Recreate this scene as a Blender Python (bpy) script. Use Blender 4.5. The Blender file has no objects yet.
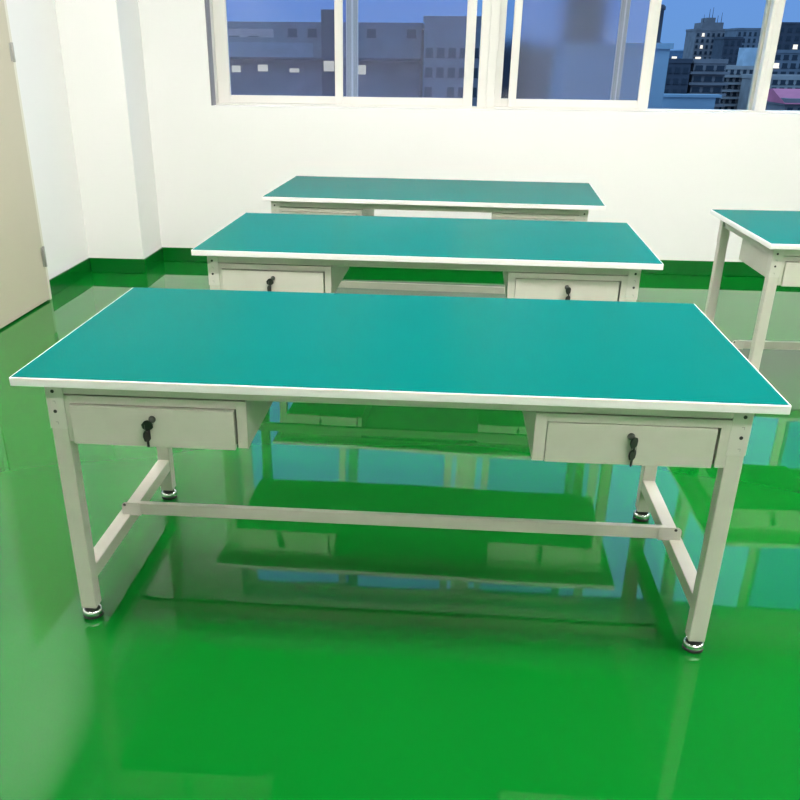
import bpy, bmesh, math, random
from mathutils import Vector, Matrix

random.seed(7)
SC = bpy.context.scene
COL = SC.collection

# ------------------------------------------------------------------ materials
def mat(name, color, rough=0.5, metal=0.0, spec=None, ior=None, coat=0.0):
    m = bpy.data.materials.new(name); m.use_nodes = True
    b = m.node_tree.nodes['Principled BSDF']
    b.inputs['Base Color'].default_value = (*color, 1)
    b.inputs['Roughness'].default_value = rough
    b.inputs['Metallic'].default_value = metal
    if spec is not None: b.inputs['Specular IOR Level'].default_value = spec
    if ior is not None: b.inputs['IOR'].default_value = ior
    if coat: b.inputs['Coat Weight'].default_value = coat
    return m

def noise_color(m, c0, c1, scale, detail=3.0, stretch=(1, 1, 1), coord='Object'):
    nt = m.node_tree; n = nt.nodes; l = nt.links
    tc = n.new('ShaderNodeTexCoord'); mp = n.new('ShaderNodeMapping')
    mp.inputs['Scale'].default_value = stretch
    ns = n.new('ShaderNodeTexNoise'); ns.inputs['Scale'].default_value = scale; ns.inputs['Detail'].default_value = detail
    rp = n.new('ShaderNodeValToRGB')
    rp.color_ramp.elements[0].position = 0.35; rp.color_ramp.elements[1].position = 0.65
    rp.color_ramp.elements[0].color = (*c0, 1); rp.color_ramp.elements[1].color = (*c1, 1)
    l.new(tc.outputs[coord], mp.inputs['Vector']); l.new(mp.outputs['Vector'], ns.inputs['Vector'])
    l.new(ns.outputs['Fac'], rp.inputs['Fac']); l.new(rp.outputs['Color'], n['Principled BSDF'].inputs['Base Color'])
    return ns

def bump(m, scale, strength, dist, detail=2.0, coord='Object', stretch=(1, 1, 1)):
    nt = m.node_tree; n = nt.nodes; l = nt.links
    tc = n.new('ShaderNodeTexCoord'); mp = n.new('ShaderNodeMapping'); mp.inputs['Scale'].default_value = stretch
    ns = n.new('ShaderNodeTexNoise'); ns.inputs['Scale'].default_value = scale; ns.inputs['Detail'].default_value = detail
    bp = n.new('ShaderNodeBump'); bp.inputs['Strength'].default_value = strength; bp.inputs['Distance'].default_value = dist
    l.new(tc.outputs[coord], mp.inputs['Vector']); l.new(mp.outputs['Vector'], ns.inputs['Vector'])
    l.new(ns.outputs['Fac'], bp.inputs['Height']); l.new(bp.outputs['Normal'], n['Principled BSDF'].inputs['Normal'])

M = {}
M['wall'] = mat('white_wall_paint', (.80, .80, .775), .6)
bump(M['wall'], 60, .05, .002)
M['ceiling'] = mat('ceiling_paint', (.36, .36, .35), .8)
bump(M['ceiling'], 40, .05, .002)
M['floor'] = mat('green_epoxy_floor', (.001, .142, .012), .03, ior=1.5)
noise_color(M['floor'], (.001, .137, .0115), (.001, .147, .0125), .9)
bump(M['floor'], 1.3, .13, .02, detail=1.5)
M['skirt'] = mat('green_epoxy_skirting', (.001, .12, .013), .12, ior=1.55)
noise_color(M['skirt'], (.001, .11, .010), (.001, .125, .013), 4)
M['metal'] = mat('grey_beige_powder_coat', (.56, .545, .465), .42)
noise_color(M['metal'], (.545, .53, .45), (.575, .56, .48), 12)
bump(M['metal'], 350, .05, .0006)
M['plate'] = mat('pale_powder_coat_plate', (.59, .575, .505), .42)
noise_color(M['plate'], (.58, .565, .495), (.60, .585, .515), 12)
M['board'] = mat('white_board_edge', (.83, .83, .80), .35)
noise_color(M['board'], (.82, .82, .79), (.84, .84, .81), 9)
M['mat'] = mat('teal_rubber_mat', (.0005, .124, .106), .25, spec=.006)
noise_color(M['mat'], (.0004, .122, .104), (.0006, .126, .108), 2.2)
M['chrome'] = mat('chrome', (.82, .83, .82), .12, 1.0)
noise_color(M['chrome'], (.80, .81, .80), (.84, .85, .84), 20)
M['black'] = mat('black_plastic', (.012, .012, .012), .35)
noise_color(M['black'], (.010, .010, .010), (.014, .014, .014), 30)
M['rubber'] = mat('dark_rubber', (.02, .022, .02), .7)
noise_color(M['rubber'], (.018, .02, .018), (.022, .024, .022), 30)
M['hole'] = mat('dark_bolt_head', (.02, .018, .016), .5)
noise_color(M['hole'], (.018, .016, .014), (.022, .02, .018), 60)
M['slot'] = mat('slot_shadow', (.30, .30, .25), .5)
noise_color(M['slot'], (.29, .29, .24), (.31, .31, .26), 60)
M['lock'] = mat('lock_metal', (.13, .13, .12), .4, .6)
noise_color(M['lock'], (.12, .12, .11), (.14, .14, .13), 60)
M['door'] = mat('beige_door_paint', (.50, .465, .345), .45)
noise_color(M['door'], (.495, .46, .34), (.505, .47, .35), 3)
M['jamb'] = mat('pale_door_jamb', (.68, .66, .56), .45)
noise_color(M['jamb'], (.67, .65, .55), (.69, .67, .57), 5)
M['hinge'] = mat('hinge_steel', (.42, .42, .38), .4, .7)
noise_color(M['hinge'], (.41, .41, .37), (.43, .43, .39), 40)
M['alu'] = mat('pale_window_aluminium', (.72, .71, .65), .4)
noise_color(M['alu'], (.71, .70, .64), (.73, .72, .66), 8, stretch=(1, 1, .2))
M['alu_grey'] = mat('grey_window_channel', (.20, .20, .23), .45)
noise_color(M['alu_grey'], (.19, .19, .22), (.21, .21, .24), 8)
M['rear'] = mat('green_grey_rear_stile', (.44, .45, .38), .4)
noise_color(M['rear'], (.43, .44, .37), (.45, .46, .39), 8)

def glass(name, tint, dirt_haze, dirt_haze_col, gloss=.06):
    m = bpy.data.materials.new(name); m.use_nodes = True
    nt = m.node_tree; n = nt.nodes; l = nt.links; n.clear()
    out = n.new('ShaderNodeOutputMaterial')
    tr = n.new('ShaderNodeBsdfTransparent'); tr.inputs['Color'].default_value = (*tint, 1)
    gl = n.new('ShaderNodeBsdfGlossy'); gl.inputs['Roughness'].default_value = .02
    df = n.new('ShaderNodeBsdfDiffuse'); df.inputs['Color'].default_value = (*dirt_haze_col, 1)  # diffuse film: pane dirt plus reflected haze put into its colour
    tc = n.new('ShaderNodeTexCoord'); ns = n.new('ShaderNodeTexNoise'); ns.inputs['Scale'].default_value = 2.2
    ns.inputs['Detail'].default_value = 3
    mr = n.new('ShaderNodeMapRange'); mr.inputs['To Min'].default_value = dirt_haze * .75; mr.inputs['To Max'].default_value = dirt_haze * 1.25
    l.new(tc.outputs['Object'], ns.inputs['Vector']); l.new(ns.outputs['Fac'], mr.inputs['Value'])
    m1 = n.new('ShaderNodeMixShader'); m1.inputs[0].default_value = gloss
    m2 = n.new('ShaderNodeMixShader')
    l.new(tr.outputs[0], m1.inputs[1]); l.new(gl.outputs[0], m1.inputs[2])
    l.new(mr.outputs[0], m2.inputs[0]); l.new(m1.outputs[0], m2.inputs[1]); l.new(df.outputs[0], m2.inputs[2])
    l.new(m2.outputs[0], out.inputs[0])
    return m
M['glass'] = glass('blue_tinted_window_glass', (.82, .87, .97), .05, (.45, .44, .74))
M['glass_dirty'] = glass('dusty_window_glass', (.82, .85, .93), .055, (.42, .43, .62))

def blur_glass(name, tint, rough):
    m = bpy.data.materials.new(name); m.use_nodes = True
    nt = m.node_tree; n = nt.nodes; n.clear()
    out = n.new('ShaderNodeOutputMaterial'); rf = n.new('ShaderNodeBsdfRefraction')
    rf.inputs['Color'].default_value = (*tint, 1); rf.inputs['IOR'].default_value = 1.12; rf.inputs['Roughness'].default_value = rough
    tc = n.new('ShaderNodeTexCoord'); ns = n.new('ShaderNodeTexNoise'); ns.inputs['Scale'].default_value = 3
    mr = n.new('ShaderNodeMapRange'); mr.inputs['To Min'].default_value = rough * .8; mr.inputs['To Max'].default_value = rough * 1.2
    nt.links.new(tc.outputs['Object'], ns.inputs['Vector']); nt.links.new(ns.outputs['Fac'], mr.inputs['Value'])
    nt.links.new(mr.outputs[0], rf.inputs['Roughness']); nt.links.new(rf.outputs[0], out.inputs[0]); return m
M['glass_blur'] = blur_glass('frosted_looking_dirty_glass', (.90, .91, .94), .22)
def emit(name, color, strength):
    m = bpy.data.materials.new(name); m.use_nodes = True
    nt = m.node_tree; n = nt.nodes; n.clear()
    out = n.new('ShaderNodeOutputMaterial'); e = n.new('ShaderNodeEmission')
    e.inputs['Color'].default_value = (*color, 1); e.inputs['Strength'].default_value = strength
    nt.links.new(e.outputs[0], out.inputs[0]); return m
LAMP = 38.0
M['lamp'] = emit('led_panel_light', (1.0, .93, .92), LAMP)
M['lit'] = emit('lit_room_window', (1.0, .93, .72), .75)
M['lit_small'] = emit('lit_city_window', (1.0, .97, .88), 1.2)

def facade(name, c):
    m = mat(name, c, .85)
    noise_color(m, tuple(v * .85 for v in c), tuple(min(1, v * 1.12) for v in c), .35, stretch=(1, 1, 1.6))
    return m
M['f_blue'] = facade('blue_grey_render', (.20, .205, .25))
M['f_mid'] = facade('grey_render', (.17, .16, .19))
M['f_pale'] = facade('pale_tile_facade', (.36, .29, .285))
M['f_brown'] = facade('brown_grey_facade', (.21, .165, .175))
M['f_dark'] = facade('dark_facade', (.06, .055, .075))
M['f_roof'] = facade('pale_blue_roof_coating', (.26, .31, .38))
M['f_white'] = facade('white_tank_paint', (.45, .46, .52))
M['f_pink'] = facade('pink_red_roof_sheet', (.62, .13, .20))
M['f_win'] = mat('dark_city_window', (.02, .022, .035), .3)
noise_color(M['f_win'], (.016, .018, .03), (.024, .026, .04), 2)
M['ground'] = facade('city_ground', (.07, .08, .09))
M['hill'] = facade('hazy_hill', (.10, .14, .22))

# ------------------------------------------------------------------ mesh helpers
def box(bm, x0, x1, y0, y1, z0, z1, bev=0.0, seg=2, xf=None):
    t = bmesh.new()
    bmesh.ops.create_cube(t, size=1.0)
    for v in t.verts:
        v.co = Vector((x0 + (v.co.x + .5) * (x1 - x0), y0 + (v.co.y + .5) * (y1 - y0), z0 + (v.co.z + .5) * (z1 - z0)))
    if bev > 0:
        bmesh.ops.bevel(t, geom=list(t.edges), offset=bev, segments=seg, affect='EDGES', clamp_overlap=True, profile=.5)
    if xf is not None: bmesh.ops.transform(t, matrix=xf, verts=t.verts)
    merge(bm, t)

def merge(bm, t):
    me = bpy.data.meshes.new('tmp'); t.to_mesh(me); t.free(); bm.from_mesh(me); bpy.data.meshes.remove(me)

def lathe(bm, prof, n=28, xf=None):
    """prof: (radius, height) pairs, revolved about the local z axis"""
    t = bmesh.new(); rings = []
    for r, z in prof:
        rings.append([t.verts.new((r * math.cos(2 * math.pi * k / n), r * math.sin(2 * math.pi * k / n), z)) for k in range(n)])
    for a, b in zip(rings, rings[1:]):
        for k in range(n): t.faces.new((a[k], a[(k + 1) % n], b[(k + 1) % n], b[k]))
    t.faces.new(list(reversed(rings[0]))); t.faces.new(rings[-1])
    for f in t.faces: f.smooth = True
    if xf is not None: bmesh.ops.transform(t, matrix=xf, verts=t.verts)
    merge(bm, t)

def prism(bm, pts, axis, a, b, bev=0.0):
    """outline pts in the two remaining axes, extruded along `axis` from a to b"""
    t = bmesh.new()
    def mk(p, d):
        return {'x': (d, p[0], p[1]), 'y': (p[0], d, p[1]), 'z': (p[0], p[1], d)}[axis]
    va = [t.verts.new(mk(p, a)) for p in pts]; vb = [t.verts.new(mk(p, b)) for p in pts]
    n = len(pts)
    t.faces.new(va); t.faces.new(list(reversed(vb)))
    for k in range(n): t.faces.new((va[k], vb[k], vb[(k + 1) % n], va[(k + 1) % n]))
    bmesh.ops.recalc_face_normals(t, faces=t.faces)
    if bev: bmesh.ops.bevel(t, geom=list(t.edges), offset=bev, segments=2, affect='EDGES', clamp_overlap=True, profile=.5)
    merge(bm, t)

def torus(bm, R, r, xf, n=24, m=8):
    t = bmesh.new(); g = []
    for i in range(n):
        a = 2 * math.pi * i / n
        g.append([t.verts.new(((R + r * math.cos(2 * math.pi * j / m)) * math.cos(a), (R + r * math.cos(2 * math.pi * j / m)) * math.sin(a), r * math.sin(2 * math.pi * j / m))) for j in range(m)])
    for i in range(n):
        for j in range(m): t.faces.new((g[i][j], g[(i + 1) % n][j], g[(i + 1) % n][(j + 1) % m], g[i][(j + 1) % m]))
    for f in t.faces: f.smooth = True
    bmesh.ops.transform(t, matrix=xf, verts=t.verts); merge(bm, t)

def obj(name, bm, m, parent=None):
    me = bpy.data.meshes.new(name); bm.to_mesh(me); bm.free()
    me.materials.append(m)
    o = bpy.data.objects.new(name, me); COL.objects.link(o)
    if parent is not None: o.parent = parent
    return o

def tag(o, label=None, cat=None, group=None, kind=None):
    if label: o['label'] = label
    if cat: o['category'] = cat
    if group: o['group'] = group
    if kind: o['kind'] = kind
    return o

def empty(name, loc=(0, 0, 0), rz=0.0):
    o = bpy.data.objects.new(name, None); COL.objects.link(o)
    o.empty_display_size = .1; o.location = loc; o.rotation_euler = (0, 0, rz); return o

def struct(name, bm, m, label, cat):
    return tag(obj(name, bm, m), label, cat, kind='structure')

def copy_tree(o, parent=None):
    c = o.copy(); COL.objects.link(c)
    if parent is not None: c.parent = parent
    for ch in list(o.children): copy_tree(ch, c)
    return c

def B(): return bmesh.new()
T3 = Matrix.Translation
def RX(a): return Matrix.Rotation(a, 4, 'X')
def RY(a): return Matrix.Rotation(a, 4, 'Y')
def RZ(a): return Matrix.Rotation(a, 4, 'Z')

# ------------------------------------------------------------------ room shell
XL, XR, YF, YB, ZC = -2.535, 6.2, -5.0, 4.935, 3.45
WT = .27                                    # thickness of the window wall
b = B(); box(b, XL - .2, XR + .2, YF - .2, YB + WT, -.2, 0)
struct('floor', b, M['floor'], 'glossy green epoxy floor mirroring the workbenches and windows', 'floor')
b = B(); box(b, XL - .2, XR + .2, YF - .2, YB + WT, ZC, ZC + .15)
struct('ceiling', b, M['ceiling'], 'white painted ceiling above the workshop', 'ceiling')
b = B(); box(b, XL - .2, XL, YF - .2, YB + WT, 0, ZC)
struct('wall_left', b, M['wall'], 'white painted wall on the left beside the beige door', 'wall')
b = B(); box(b, XR, XR + .2, YF - .2, YB + WT, 0, ZC)
struct('wall_right', b, M['wall'], 'white painted wall on the right side of the room', 'wall')
b = B(); box(b, XL, XR, YF - .2, YF, 0, ZC)
struct('wall_front', b, M['wall'], 'white painted wall behind the camera', 'wall')
WX0, WX1, WZ0, WZ1 = -1.642, 3.95, 1.134, 3.12
b = B()
box(b, XL, XR, YB, YB + WT, 0, WZ0); box(b, XL, XR, YB, YB + WT, WZ1, ZC)
box(b, XL, WX0, YB, YB + WT, WZ0, WZ1); box(b, WX1, XR, YB, YB + WT, WZ0, WZ1)
struct('wall_back', b, M['wall'], 'white wall at the back under and around the row of windows', 'wall')
CX, CY = -2.115, 4.482                      # boxed-out column in the back left corner
b = B(); box(b, XL, CX, CY, YB, 0, ZC, .004, 1)
struct('wall_corner', b, M['wall'], 'white boxed-out column in the corner left of the windows', 'wall')
HB, TB = .107, .012
b = B(); box(b, XL, XL + TB, 3.673, CY, 0, HB, .003, 1); box(b, XL, XL + TB, YF, 2.66, 0, HB, .003, 1)
struct('baseboard_left', b, M['skirt'], 'green painted skirting along the left wall past the door', 'skirting')
b = B(); box(b, XL + TB, CX + TB, CY - TB, CY, 0, HB, .003, 1); box(b, CX, CX + TB, CY, YB - TB, 0, HB, .003, 1)
struct('baseboard_corner', b, M['skirt'], 'green painted skirting wrapping the corner column', 'skirting')
b = B(); box(b, CX, XR, YB - TB, YB, 0, HB, .003, 1)
struct('baseboard_back', b, M['skirt'], 'green painted skirting along the wall below the windows', 'skirting')
b = B(); box(b, XR - TB, XR, YF, YB - TB, 0, HB, .003, 1)
struct('baseboard_right', b, M['skirt'], 'green painted skirting along the right wall', 'skirting')

# door in the left wall
d = tag(empty('door_1', (XL, 3.14, 0)), 'beige flush door in the left wall with steel hinges', 'door', kind='structure')
dy = -3.14
b = B(); box(b, .008, .048, 2.72 + dy, 3.632 + dy, .011, 2.08, .003)
obj('door_leaf', b, M['door'], d)
b = B(); box(b, .0, .043, 3.635 + dy, 3.672 + dy, 0, 2.125, .003); box(b, .0, .040, 2.67 + dy, 2.716 + dy, 0, 2.125, .003)
box(b, .0, .040, 2.716 + dy, 3.635 + dy, 2.084, 2.125, .003)
obj('door_frame', b, M['jamb'], d)
for z0, z1 in ((.222, .352), (.95, 1.07), (1.425, 1.53), (1.85, 1.97)):
    if z0 in (.95, 1.85): continue
    b = B(); lathe(b, [(.007, z0), (.009, z0 + .003), (.009, z1 - .003), (.007, z1)], 14, T3((.052, 3.634 + dy, 0)))
    box(b, 0.0475, .0505, 3.605 + dy, 3.634 + dy, z0 + .004, z1 - .004)
    obj('hinge', b, M['hinge'], d)

# ------------------------------------------------------------------ windows
YW = 5.055                                  # inner face of the window frames
def bars(b, x0, x1, y0, y1, z0, z1, wl, wr, wb, wt, bev=.003):
    box(b, x0, x0 + wl, y0, y1, z0, z1, bev); box(b, x1 - wr, x1, y0, y1, z0, z1, bev)
    box(b, x0 + wl, x1 - wr, y0, y1, z0, z0 + wb, bev); box(b, x0 + wl, x1 - wr, y0, y1, z1 - wt, z1, bev)
def sash(win, x0, x1, rear, wl, wr, gm, stile_m=None):
    y0 = YW + (.052 if rear else .006)
    b = B(); bars(b, x0, x1, y0, y0 + .032, 1.147, 3.095, wl, wr, .054, .045)
    s = obj('sash', b, M['alu'], win)
    b = B(); box(b, x0 + wl - .004, x1 - wr + .004, y0 + .013, y0 + .018, 1.197, 3.054)
    obj('pane', b, gm, s)
    if stile_m is not None:
        b = B(); box(b, x1 - wr * .93, x1 - wr * .55, y0 - .004, y0 + .001, 1.199, 3.05, .001)
        box(b, x1 - wr * .38, x1 - .002, y0 - .004, y0 + .001, 1.199, 3.05, .001)
        obj('seal_strip', b, stile_m, s)
    return s
def window(n, x0, x1, jl, jr, label):
    w = tag(empty('window_%d' % n, (0, 0, 0)), label, 'window', kind='structure')
    b = B()
    box(b, x0, x1, YW - .004, YW + .10, WZ0, 1.146, .003); box(b, x0, x1, YW - .004, YW + .10, 3.096, WZ1, .003)
    box(b, x0, x0 + jl, YW - .012, YW + .10, 1.146, 3.096, .003); box(b, x1 - jr, x1, YW - .012, YW + .10, 1.146, 3.096, .003)
    obj('window_frame', b, M['alu'], w)
    return w
w1 = window(1, WX0, .3585, .012, .0615, 'sliding window on the left with two closed blue-looking panes')
b = B(); box(b, WX0 + .0005, WX0 + .010, YB + .004, YW - .014, WZ0 + .002, WZ1 - .004)
obj('side_channel', b, M['alu_grey'], w1)
sash(w1, -1.628, -.580, True, .095, .085, M['glass'], M['rear'])
sash(w1, -.743, .261, False, .058, .068, M['glass'])
w2 = window(2, .3587, 2.2895, .0613, .0285, 'middle sliding window with overlapping hazy panes and its right half open')
sash(w2, .421, 1.318, True, .05, .062, M['glass_blur'], M['rear'])
sash(w2, .521, 1.519, False, .055, .076, M['glass_dirty'])
b = B(); box(b, 2.238, 2.2608, YW + .05, YW + .095, 1.147, 3.095, .003)
obj('side_channel', b, M['rear'], w2)
w3 = window(3, 2.2897, WX1, .0485, .03, 'window at the right edge with its sashes slid away, pink roof outside')
sash(w3, 2.98, 3.92, True, .06, .06, M['glass']); sash(w3, 2.93, 3.87, False, .06, .06, M['glass'])

# ------------------------------------------------------------------ ceiling lamps (above the frame; they light the room)
lamp0 = None
for lx, ly in ((1.1, 2.55), (3.45, 2.55), (-1.25, 2.55), (-1.25, -.1), (1.1, -.1), (3.45, -.1), (1.1, -2.75), (3.45, -2.75)):  # the left-hand pair is added to brighten the left wall
    if True:
        if lamp0 is None:
            lamp0 = tag(empty('ceiling_light'), 'white LED panel lamp fixed to the ceiling above the benches', 'lamp', 'ceiling panel lamps')
            b = B(); bars(b, -.32, .32, -.32, .32, -.035, -.0005, .02, .02, .01, .01)
            b.free(); b = B()
            for (a0, a1, c0, c1) in ((-.62, -.60, -.32, .32), (.60, .62, -.32, .32), (-.60, .60, -.32, -.30), (-.60, .60, .30, .32)):
                box(b, a0, a1, c0, c1, -.04, -.001, .002)
            obj('lamp_frame', b, M['alu'], lamp0)
            b = B(); box(b, -.60, .60, -.30, .30, -.03, -.012); obj('diffuser', b, M['lamp'], lamp0)
            L = lamp0
        else:
            L = copy_tree(lamp0)
        L.location = (lx, ly, ZC)

# ------------------------------------------------------------------ workbench
H, TT, TH, TD = .7615, .0238, .9525, .4773      # top height, board thickness, half width, half depth
LX, LW = .8672, .0225                         # leg centre, half side
LYF, LYB = -.3985, .381
FACE = -.4215                                 # front plane of legs and drawer units
def key_mesh(head_m, parent, name, xf, L=.030, blade=True):
    b = B()
    prism(b, [(-.0105, -.004), (-.012, -.011), (-.0085, -.022), (0, -.026), (.0085, -.022), (.012, -.011), (.0105, -.004), (.004, 0), (-.004, 0)], 'y', -.0018, .0018, .0006)
    if blade: box(b, -.0028, .0028, -.001, .001, -.026 - L * .45, -.025)
    bmesh.ops.transform(b, matrix=xf, verts=b.verts)
    return obj(name, b, head_m, parent)

def make_workbench():
    root = empty('workbench')
    zb = H - TT
    b = B(); box(b, -TH, TH, -TD, TD, zb, H - .0012, .0016)
    top = obj('tabletop', b, M['board'], root)
    b = B(); box(b, -TH + .0045, TH - .0045, -TD + .0035, TD - .0045, H - .0016, H, .0004, 1)
    tag(obj('rubber_mat', b, M['mat'], top), 'teal green mat')
    for sx in (-1, 1):
        for ly in (LYF, LYB):
            b = B(); cx = sx * LX
            box(b, cx - LW, cx + LW, ly - LW, ly + LW, .037, zb - .001, .003)
            leg = obj('leg', b, M['metal'], root)
            s = -1 if ly < 0 else 1           # outward side in y
            b = B()                           # folded corner plate at the head of the leg
            y0, y1 = sorted((ly + s * (LW - .001), ly + s * (LW + .0022)))
            box(b, cx - LW - .0015, cx + LW + .0005, y0, y1, .604, zb - .0015, .0008, 1)
            xo0, xo1 = sorted((cx + sx * (LW - .001), cx + sx * (LW + .0022)))
            box(b, xo0, xo1, ly - LW, ly + LW, .604, zb - .0015, .0008, 1)
            pl = obj('corner_plate', b, M['plate'], leg)
            for zz in (.7075, .6525):
                b = B(); lathe(b, [(.0042, 0), (.0048, .0006), (.0048, .0016), (.003, .0022)], 14,
                               T3((cx + sx * .004, ly + s * (LW + .0020), zz)) @ RX(-s * math.pi / 2))
                obj('bolt', b, M['hole'], leg)
            for zz in (.680, .622):
                b = B()
                box(b, cx - .003 + sx * .004, cx + .004 + sx * .004, *sorted((ly + s * (LW + .0018), ly + s * (LW + .0027))), zz, zz + .0016)
                box(b, cx + .0028 + sx * .004, cx + .004 + sx * .004, *sorted((ly + s * (LW + .0018), ly + s * (LW + .0027))), zz - .006, zz)
                obj('punched_tab', b, M['slot'], leg)
            b = B()
            lathe(b, [(.026, 0), (.0285, .002), (.0285, .008), (.025, .010)], 30, T3((cx, ly, 0)))
            obj('foot_pad', b, M['rubber'], leg)
            b = B()
            lathe(b, [(.0265, .0095), (.0285, .012), (.0285, .021), (.0265, .025), (.0235, .0265), (.0225, .021)], 30, T3((cx, ly, 0)))
            tag(obj('levelling_foot', b, M['chrome'], leg), 'chrome levelling foot')
            b = B(); lathe(b, [(.021, .020), (.020, .030), (.0175, .0335), (.0175, .0385)], 24, T3((cx, ly, 0)))
            obj('foot_stem', b, M['rubber'], leg)
    # rails under the top
    z0, z1 = .7005, zb - .0005
    b = B(); box(b, -LX + LW, LX - LW, FACE + .001, FACE + .026, z0, z1, .002); obj('top_rail', b, M['metal'], root)
    b = B(); box(b, -LX + LW, LX - LW, LYB - .012, LYB + .018, z0 - .012, z1, .002); obj('top_rail', b, M['metal'], root)
    for sx in (-1, 1):
        b = B(); box(b, sx * LX - .013, sx * LX + .013, LYF + LW, LYB - LW, z0 - .012, z1, .002); obj('top_rail', b, M['metal'], root)
    # lower stretchers
    for sx in (-1, 1):
        b = B(); box(b, sx * LX - .021, sx * LX + .021, LYF + LW - .001, LYB - LW + .001, .119, .163, .003); obj('side_stretcher', b, M['metal'], root)
    ys0, ys1 = -.066, -.046
    b = B(); box(b, -.835, .835, ys0, ys1, .163, .2035, .003); ls = obj('long_stretcher', b, M['metal'], root)
    for sx in (-1, 1):
        o, i = (-.872 if sx < 0 else .880), sx * .812
        pts = [(i, .1625), (o, .1625), (o, .194), (o - sx * .003, .201), (o - sx * .010, .2055), (i, .2055)]
        b = B(); prism(b, pts, 'y', ys0 - .0025, ys0 - .0003, .0006)
        box(b, min(i, o), max(i, o) , ys0 - .0025, ys1 + .0025, .1608, .1632, .0006, 1)
        obj('end_bracket', b, M['plate'], ls)
        b = B(); lathe(b, [(.0042, 0), (.0048, .001), (.0048, .002), (.003, .0026)], 14, T3((sx * .862, ys0 - .0024, .198)) @ RX(math.pi / 2))
        obj('bolt', b, M['hole'], ls)
    # drawer units
    for sx in (-1, 1):
        xo, xi = sx * .8445, sx * .366
        x0, x1 = min(xo, xi), max(xo, xi)
        zc0, zc1 = .568, .6975
        yb = .15
        o0 = x0 + (.0145 if sx < 0 else .030); o1 = x1 - (.027 if sx < 0 else .0245)
        t = .0025
        b = B()
        box(b, x0, x0 + t, FACE, yb, zc0, zc1, .0008, 1); box(b, x1 - t, x1, FACE, yb, zc0, zc1, .0008, 1)
        box(b, x0, x1, FACE + .003, yb, zc1 - t, zc1, .0008, 1); box(b, x0, x1, yb - t, yb, zc0, zc1, .0008, 1)
        box(b, x0, x1, FACE + .02, yb, zc0, zc0 + t, .0008, 1)
        box(b, x0, o0, FACE, FACE + .012, zc0, zc1, .001, 1); box(b, o1, x1, FACE, FACE + .012, zc0, zc1, .001, 1)
        box(b, o0 - .001, o1 + .001, FACE, FACE + .012, .676, zc1, .001, 1)
        box(b, x0 + .05, x0 + .09, FACE + .03, yb - .02, zc1 - .001, .7015); box(b, x1 - .09, x1 - .05, FACE + .03, yb - .02, zc1 - .001, .7015)
        tag(obj('drawer_housing', b, M['metal'], root))
        pull = .012 if sx < 0 else .0015
        g0, g1 = (.0015, .0045) if sx < 0 else (.0015, .0065)
        f0, f1 = o0 + g0, o1 - g1
        yf = FACE - pull
        b = B()
        box(b, f0, f1, yf, yf + .018, .5665, .6735, .0016)
        box(b, f0 + .006, f0 + .009, yf + .017, yb - .03, .578, .664); box(b, f1 - .009, f1 - .006, yf + .017, yb - .03, .578, .664)
        box(b, f0 + .006, f1 - .006, yf + .017, yb - .03, .5745, .578); box(b, f0 + .006, f1 - .006, yb - .033, yb - .03, .578, .664)
        dr = obj('drawer', b, M['metal'], root)
        lx = -.611 if sx < 0 else .6055
        lz = .645
        b = B(); lathe(b, [(.0095, 0), (.0095, .003), (.0075, .005), (.0075, .009), (.006, .010)], 20, T3((lx, yf + .0005, lz)) @ RX(math.pi / 2))
        obj('lock', b, M['lock'], dr)
        if sx < 0:
            xf = T3((lx + .001, yf - .013, lz - .006)) @ RZ(.25) @ RY(.98) @ RX(.35) @ Matrix.Scale(1.2, 4)
            key_mesh(M['black'], dr, 'key', xf, blade=False)
            key_mesh(M['black'], dr, 'key', T3((lx - .0145, yf - .009, lz - .027)) @ RZ(1.22) @ Matrix.Scale(1.3, 4), .024)
            b = B(); torus(b, .010, .0007, T3((lx - .0145, yf - .011, lz - .021)) @ RY(1.3)); obj('key_ring', b, M['lock'], dr)
        else:
            key_mesh(M['black'], dr, 'key', T3((lx + .003, yf - .020, lz + .004)) @ RZ(.7) @ RY(-.22) @ Matrix.Scale(1.15, 4), .02)
            key_mesh(M['black'], dr, 'key', T3((lx + .008, yf - .007, lz - .033)) @ RZ(.75) @ RY(-.02) @ Matrix.Scale(1.15, 4), .03)
            b = B(); torus(b, .009, .0007, T3((lx + .009, yf - .010, lz - .028)) @ RZ(.6) @ RX(1.4)); obj('key_ring', b, M['lock'], dr)
    return root

GROUP = 'teal-topped steel workbenches'
wb = make_workbench()
spots = [
    (.0014, .4869, 0.0, 'teal-topped workbench nearest the viewer, its legs and lower stretchers fully visible', 0.0),
    (.0386, 2.0776, -.0228, 'teal-topped workbench standing directly behind the foreground one, between it and the farthest bench', -.012),
    (.0428, 3.5737, -.0411, 'teal-topped workbench farthest back, closest to the wall under the windows', -.0225),
    (2.4827, 2.562, .0196, 'teal-topped workbench alone at the right side, cut off by the edge of the photo', -.0235),
]
for i, (x, y, rz, lab, fo) in enumerate(spots):
    o = wb if i == 0 else copy_tree(wb)
    # the frame sits a little off centre under its board
    o.location = (x + fo * math.cos(rz), y + fo * math.sin(rz), 0); o.rotation_euler = (0, 0, rz)
    for ch in o.children:
        if ch.name.startswith('tabletop'): ch.location.x = -fo
    tag(o, lab, 'workbench', GROUP)

# ------------------------------------------------------------------ the city outside
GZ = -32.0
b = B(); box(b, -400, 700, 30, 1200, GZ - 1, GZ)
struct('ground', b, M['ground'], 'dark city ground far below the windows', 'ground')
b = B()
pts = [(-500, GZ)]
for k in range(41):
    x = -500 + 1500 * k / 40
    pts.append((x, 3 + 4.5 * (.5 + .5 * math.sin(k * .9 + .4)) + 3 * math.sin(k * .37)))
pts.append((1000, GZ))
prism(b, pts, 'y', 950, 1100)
struct('hills', b, M['hill'], 'low hazy hills on the horizon beyond the city', 'hills')

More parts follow.
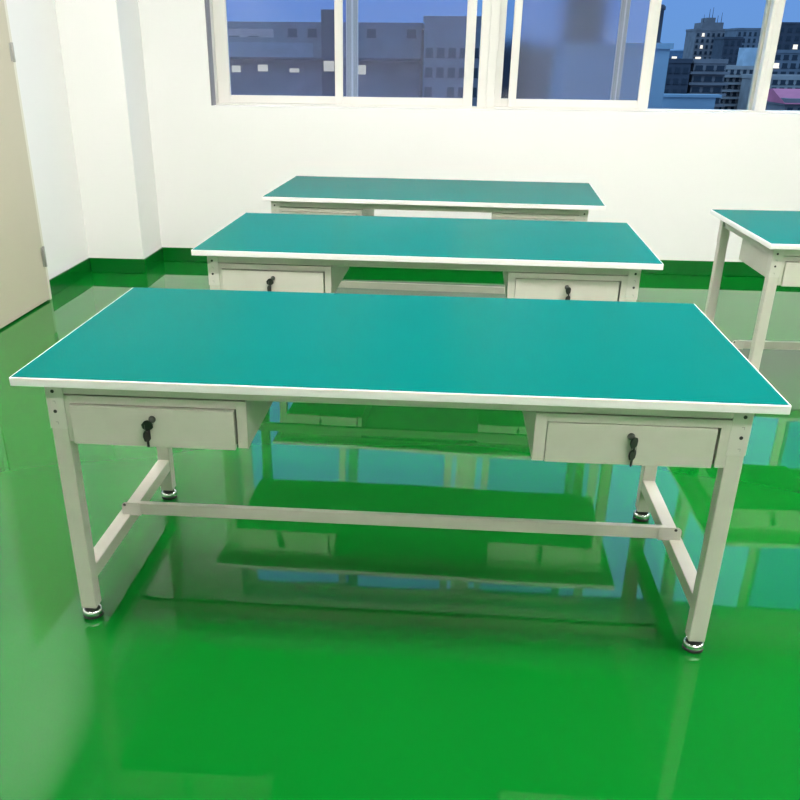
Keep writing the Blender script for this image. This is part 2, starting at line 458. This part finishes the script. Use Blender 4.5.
def building(name, label, x0, x1, y, depth, ztop, fm, cols=0, rows=0, ztop_win=0, dz=3, ww=1.4, wh=1.5, lit=(), parapet=.6, skip=(), ledge=False, litm='lit_small', band=False, group=None):
    r = tag(empty(name, ((x0 + x1) / 2, y, GZ)), label, 'building', group)
    cx = (x0 + x1) / 2
    def P(b_): bmesh.ops.translate(b_, verts=b_.verts, vec=(-cx, -y, -GZ)); return b_
    b = B(); box(b, x0, x1, y, y + depth, GZ, ztop - parapet)
    obj('walls', P(b), fm, r)
    b = B(); o = .15 * min(1, depth / 8)
    box(b, x0 - o, x1 + o, y - o, y + .35, ztop - parapet, ztop); box(b, x0 - o, x1 + o, y + depth - .35, y + depth + o, ztop - parapet, ztop)
    box(b, x0 - o, x0 + .35, y + .35, y + depth - .35, ztop - parapet, ztop); box(b, x1 - .35, x1 + o, y + .35, y + depth - .35, ztop - parapet, ztop)
    obj('parapet', P(b), fm, r)
    if ledge:
        for j in range(rows):
            z = ztop_win - j * dz - wh - .35
            b = B(); box(b, x0 - .5, x1 + .5, y - .7, y, z - .25, z + .1); obj('balcony_slab', P(b), fm, r)
    first = {}
    step = (x1 - x0) / max(cols, 1)
    for j in range(rows):
        for i in range(cols):
            if (i, j) in skip: continue
            key = 'lit' if (i, j) in lit else 'dark'
            px, pz = x0 + step * (i + .5) - cx, ztop_win - j * dz - GZ
            if key not in first:
                b = B(); box(b, -ww / 2, ww / 2, -.06, .05, -wh, 0); box(b, -ww / 2 - .1, ww / 2 + .1, -.15, .05, -wh - .12, -wh)
                first[key] = obj('lit_window' if key == 'lit' else 'window', b, M[litm] if key == 'lit' else M['f_win'], r)
                if key == 'lit': tag(first[key], 'lit window')
                w = first[key]
            else:
                w = first[key].copy(); COL.objects.link(w)
            w.location = (px, 0, pz)
    return r, P

# long workshop block seen through the left panes
r, P = building('factory_building', 'long low grey factory with glowing ground windows behind the left window pane', -36, -4.2, 120, 16, 4.72, M['f_mid'],
         cols=13, rows=1, ztop_win=4.0, dz=4, ww=1.1, wh=.85, skip={(0, 0), (5, 0), (8, 0), (11, 0)})
b = B(); box(b, -33.5, -17.6, 119.9, 120.05, .82, 2.45); obj('wall_band', P(b), M['f_blue'], r)
b = B(); box(b, -30.5, -22.5, 119.88, 120.05, 3.0, 3.95); obj('pale_panel', P(b), M['f_pale'], r)
b = B(); box(b, -37, -4.2, 117.6, 120.05, .55, .82); obj('canopy', P(b), M['f_dark'], r)
b = B(); box(b, -16.4, -14.4, 119, 123, 4.1, 6.05); box(b, -16.4, -14.4, 119, 120.1, GZ, 4.1); obj('stair_tower', P(b), M['f_dark'], r)
for x, z, w_, h_ in ((-27.4, -.55, 1.1, .75), (-24.0, -.42, 1.25, .75), (-20.0, -.65, 1.2, .45), (-15.5, -.12, 1.3, 1.15), (-11.6, -.5, 1.2, 1.05)):
    b = B(); box(b, x - w_ / 2, x + w_ / 2, 118.9 if -17 < x < -14 else 119.93, 120.03, z - h_ / 2, z + h_ / 2)
    tag(obj('lit_window', P(b), M['lit'], r), 'warm lit window')
building('block_building', 'blocky grey building with dark window rows behind the second pane from the left', -3.7, 3.0, 115, 14, 5.3, M['f_mid'],
         cols=5, rows=3, ztop_win=2.0, dz=2.1, ww=.85, wh=.95, skip={(1, 2)})
building('storage_building', 'plain low grey building filling the skyline behind the second pane', -12.6, -3.0, 138, 12, 4.5, M['f_blue'],
         cols=6, rows=2, ztop_win=2.4, dz=3.2, ww=.9, wh=.9)
building('street_block', 'dark block seen through the narrow gaps beside the central window mullion', .8, 11, 150, 14, 3.3, M['f_dark'],
         cols=6, rows=4, ztop_win=1.6, dz=2.2, ww=1.0, wh=1.0, lit={(4, 3)})
building('tall_tower', 'tall dark tower rising blurred behind the hazy middle pane', 24.5, 32.3, 220, 16, 17, M['f_mid'],
         cols=4, rows=7, ztop_win=14.5, dz=3, ww=1.1, wh=1.4)
building('flat_block', 'flat grey block spread low behind the hazy middle pane', 8.6, 25.2, 170, 14, 3.0, M['f_blue'],
         cols=9, rows=3, ztop_win=1.2, dz=2.6, ww=1.0, wh=1.1)
building('grey_block', 'grey block behind the right end of the hazy middle pane', 25.8, 38, 181, 14, 2.2, M['f_mid'],
         cols=6, rows=3, ztop_win=.6, dz=2.6, ww=1.0, wh=1.1)

# the neighbouring flat roof just outside
nr = tag(empty('neighbouring_roof', (3.6, 12, GZ)), 'pale blue flat rooftop with stair housing just outside the open window', 'building')
def PN(b_): bmesh.ops.translate(b_, verts=b_.verts, vec=(-3.6, -12, -GZ)); return b_
b = B(); box(b, .6, 5.35, 9.5, 18.1, GZ, .35); obj('roof_deck', PN(b), M['f_roof'], nr)
b = B(); box(b, 3.0, 5.35, 17.9, 18.12, .35, .77); box(b, 5.2, 5.36, 9.5, 17.9, .35, .43); box(b, 3.0, 5.45, 17.85, 18.17, .74, .79); obj('roof_parapet', PN(b), M['f_roof'], nr)
b = B(); box(b, 1.9, 3.50, 14, 16.2, .34, 1.58); box(b, 1.86, 3.54, 13.95, 16.25, 1.58, 1.66); obj('stair_housing', PN(b), M['f_roof'], nr)
ch = tag(empty('chimney', (3.37, 14.6, 1.66)), 'dark round flue pipe standing on the rooftop stair housing', 'chimney')
b = B(); lathe(b, [(.085, 0), (.085, .02), (.078, .03), (.076, .48), (.095, .485), (.095, .53), (.06, .56)], 20); obj('flue', b, M['f_dark'], ch)
b = B(); lathe(b, [(.11, -.004), (.11, .012), (.09, .016)], 20); obj('collar', b, M['f_mid'], ch)
b = B()
t_pts = [Vector((3.52, 13.6, .62)), Vector((3.85, 12.8, .43)), Vector((4.1, 12.0, .37)), Vector((4.4, 10.6, .365))]
for p, q in zip(t_pts, t_pts[1:]):
    dv = q - p; lathe(b, [(.014, -.004), (.014, dv.length + .004)], 8, T3(p) @ dv.to_track_quat('Z', 'Y').to_matrix().to_4x4())
tag(obj('roof_cable', b, M['f_dark']), 'dark cable running down across the pale blue flat rooftop', 'cable')

building('dark_block', 'low black building with two bright lamps on its roof edge outside the open window', 30.5, 35.5, 150, 12, 1.0, M['f_dark'],
         cols=4, rows=3, ztop_win=-.2, dz=1.5, ww=.7, wh=.7)
building('brown_block', 'brown grey low block with floor slabs right of the black building', 36.2, 41, 151, 12, .98, M['f_brown'],
         cols=3, rows=4, ztop_win=.1, dz=1.5, ww=1.1, wh=.6, ledge=True)
for x, y, z, lab in ((32.9, 150.3, 1.0, 'left one of two bright floodlights on the black building roof edge'), (36.6, 151.3, .98, 'right one of two bright floodlights on the black building roof edge')):
    b = B(); box(b, x - .35, x + .35, y - .4, y - .1, z, z + .28, .03); tag(obj('floodlight', b, M['lit_small']), lab, 'lamp', 'roof floodlights')
r, P = building('antenna_tower', 'stepped apartment tower topped with thin antennas outside the open window', 77.4, 87.2, 330, 14, 9.2, M['f_brown'],
         cols=6, rows=9, ztop_win=7.9, dz=1.75, ww=.75, wh=.85, lit={(1, 0), (1, 2), (1, 4), (3, 5)})
b = B(); box(b, 79.3, 86, 331, 342, 8.4, 11.0); box(b, 80.8, 83.5, 332, 340, 11.0, 12.4); obj('roof_house', P(b), M['f_brown'], r)
for k, (x, h_) in enumerate(((80.0, 2.4), (81.6, 2.6), (82.6, 3.1), (84.4, 2.2), (85.6, 3.0))):
    b = B(); z0 = 12.3 if 80.8 < x < 83.5 else 10.9
    lathe(b, [(.10, z0), (.06, z0 + h_)], 8, T3((x, 333, 0))); obj('antenna', P(b), M['f_dark'], r)
building('slab_tower', 'narrow dark slab block just right of the antenna tower', 78.9, 84.2, 300, 12, 6.4, M['f_dark'],
         cols=3, rows=7, ztop_win=5.4, dz=2.2, ww=.9, wh=1.2)
building('ribbed_tower', 'tall ribbed apartment block against the grey window channel', 85.0, 96, 310, 14, 9.0, M['f_mid'],
         cols=7, rows=9, ztop_win=7.9, dz=1.75, ww=.7, wh=1.0)
r, P = building('balcony_block', 'pale apartment block with many small dark windows in front of the ribbed block', 45.6, 54.2, 174, 12, -.1, M['f_pale'],
         cols=8, rows=6, ztop_win=-.7, dz=1.15, ww=.55, wh=.65, ledge=True)
b = B(); box(b, 51.0, 53.9, 178, 182, -.8, 2.75); obj('water_tank', P(b), M['f_white'], r)
building('far_tower', 'far dark apartment tower at the right edge of the photo', 103, 124, 330, 14, 11.2, M['f_dark'],
         cols=8, rows=5, ztop_win=9.6, dz=2.4, ww=1.4, wh=1.2, lit={(2, 2)})
building('terrace_block', 'grey terraced block below the far dark tower at the right edge', 61.3, 76, 200, 12, 2.6, M['f_mid'],
         cols=9, rows=4, ztop_win=1.7, dz=1.5, ww=1.0, wh=.8, lit={(1, 1)})
building('tiled_block', 'pale tiled block with dark windows right above the pink roof', 49.6, 62, 160, 12, -1.35, M['f_pale'],
         cols=10, rows=5, ztop_win=-1.9, dz=1.15, ww=.75, wh=.65)
r, P = building('market_hall', 'low hall with a bright pink red roof at the lower right of the window', 30.6, 39, 90, 8, -2.0, M['f_brown'],
         cols=9, rows=2, ztop_win=-2.75, dz=1.2, ww=.5, wh=.5)
b = B(); prism(b, [(89.5, -2.45), (98.4, -2.45), (98.4, -1.6), (94, -1.3)], 'x', 30.4, 39.2); obj('roof', P(b), M['f_pink'], r)

# ------------------------------------------------------------------ dusk sky
w = bpy.data.worlds.new('dusk_sky'); SC.world = w; w.use_nodes = True
nt = w.node_tree; n = nt.nodes; l = nt.links
bg = n['Background']
tc = n.new('ShaderNodeTexCoord'); sp = n.new('ShaderNodeSeparateXYZ'); rp = n.new('ShaderNodeValToRGB')
l.new(tc.outputs['Generated'], sp.inputs[0]); l.new(sp.outputs['Z'], rp.inputs['Fac'])
cr = rp.color_ramp
cr.elements[0].position = 0.0; cr.elements[0].color = (.14, .32, .68, 1)
cr.elements[1].position = 1.0; cr.elements[1].color = (.35, .8, 1.4, 1)
for pos, c in ((.05, (.14, .32, .74)), (.22, (.36, .85, 1.45)), (.45, (.6, 1.35, 2.2))):
    e = cr.elements.new(pos); e.color = (*c, 1)
l.new(rp.outputs['Color'], bg.inputs['Color']); bg.inputs['Strength'].default_value = 1.0

# ------------------------------------------------------------------ camera
cam = bpy.data.cameras.new('camera'); co = bpy.data.objects.new('camera', cam); COL.objects.link(co)
cam.sensor_fit = 'HORIZONTAL'; cam.sensor_width = 36.0; cam.lens = 886.3515 * 36 / 800
cam.shift_x = 26.1466 / 800; cam.shift_y = 94.1277 / 800
cam.clip_start = .05; cam.clip_end = 3000
co.location = (.1296, -2.0242, 1.4972); co.rotation_euler = (1.1081, -.0085, .083)
SC.camera = co

SC.view_settings.view_transform = 'Standard'; SC.view_settings.look = 'None'
SC.view_settings.gamma = 1.0; SC.view_settings.use_curve_mapping = False
SC.view_settings.exposure = 0.0
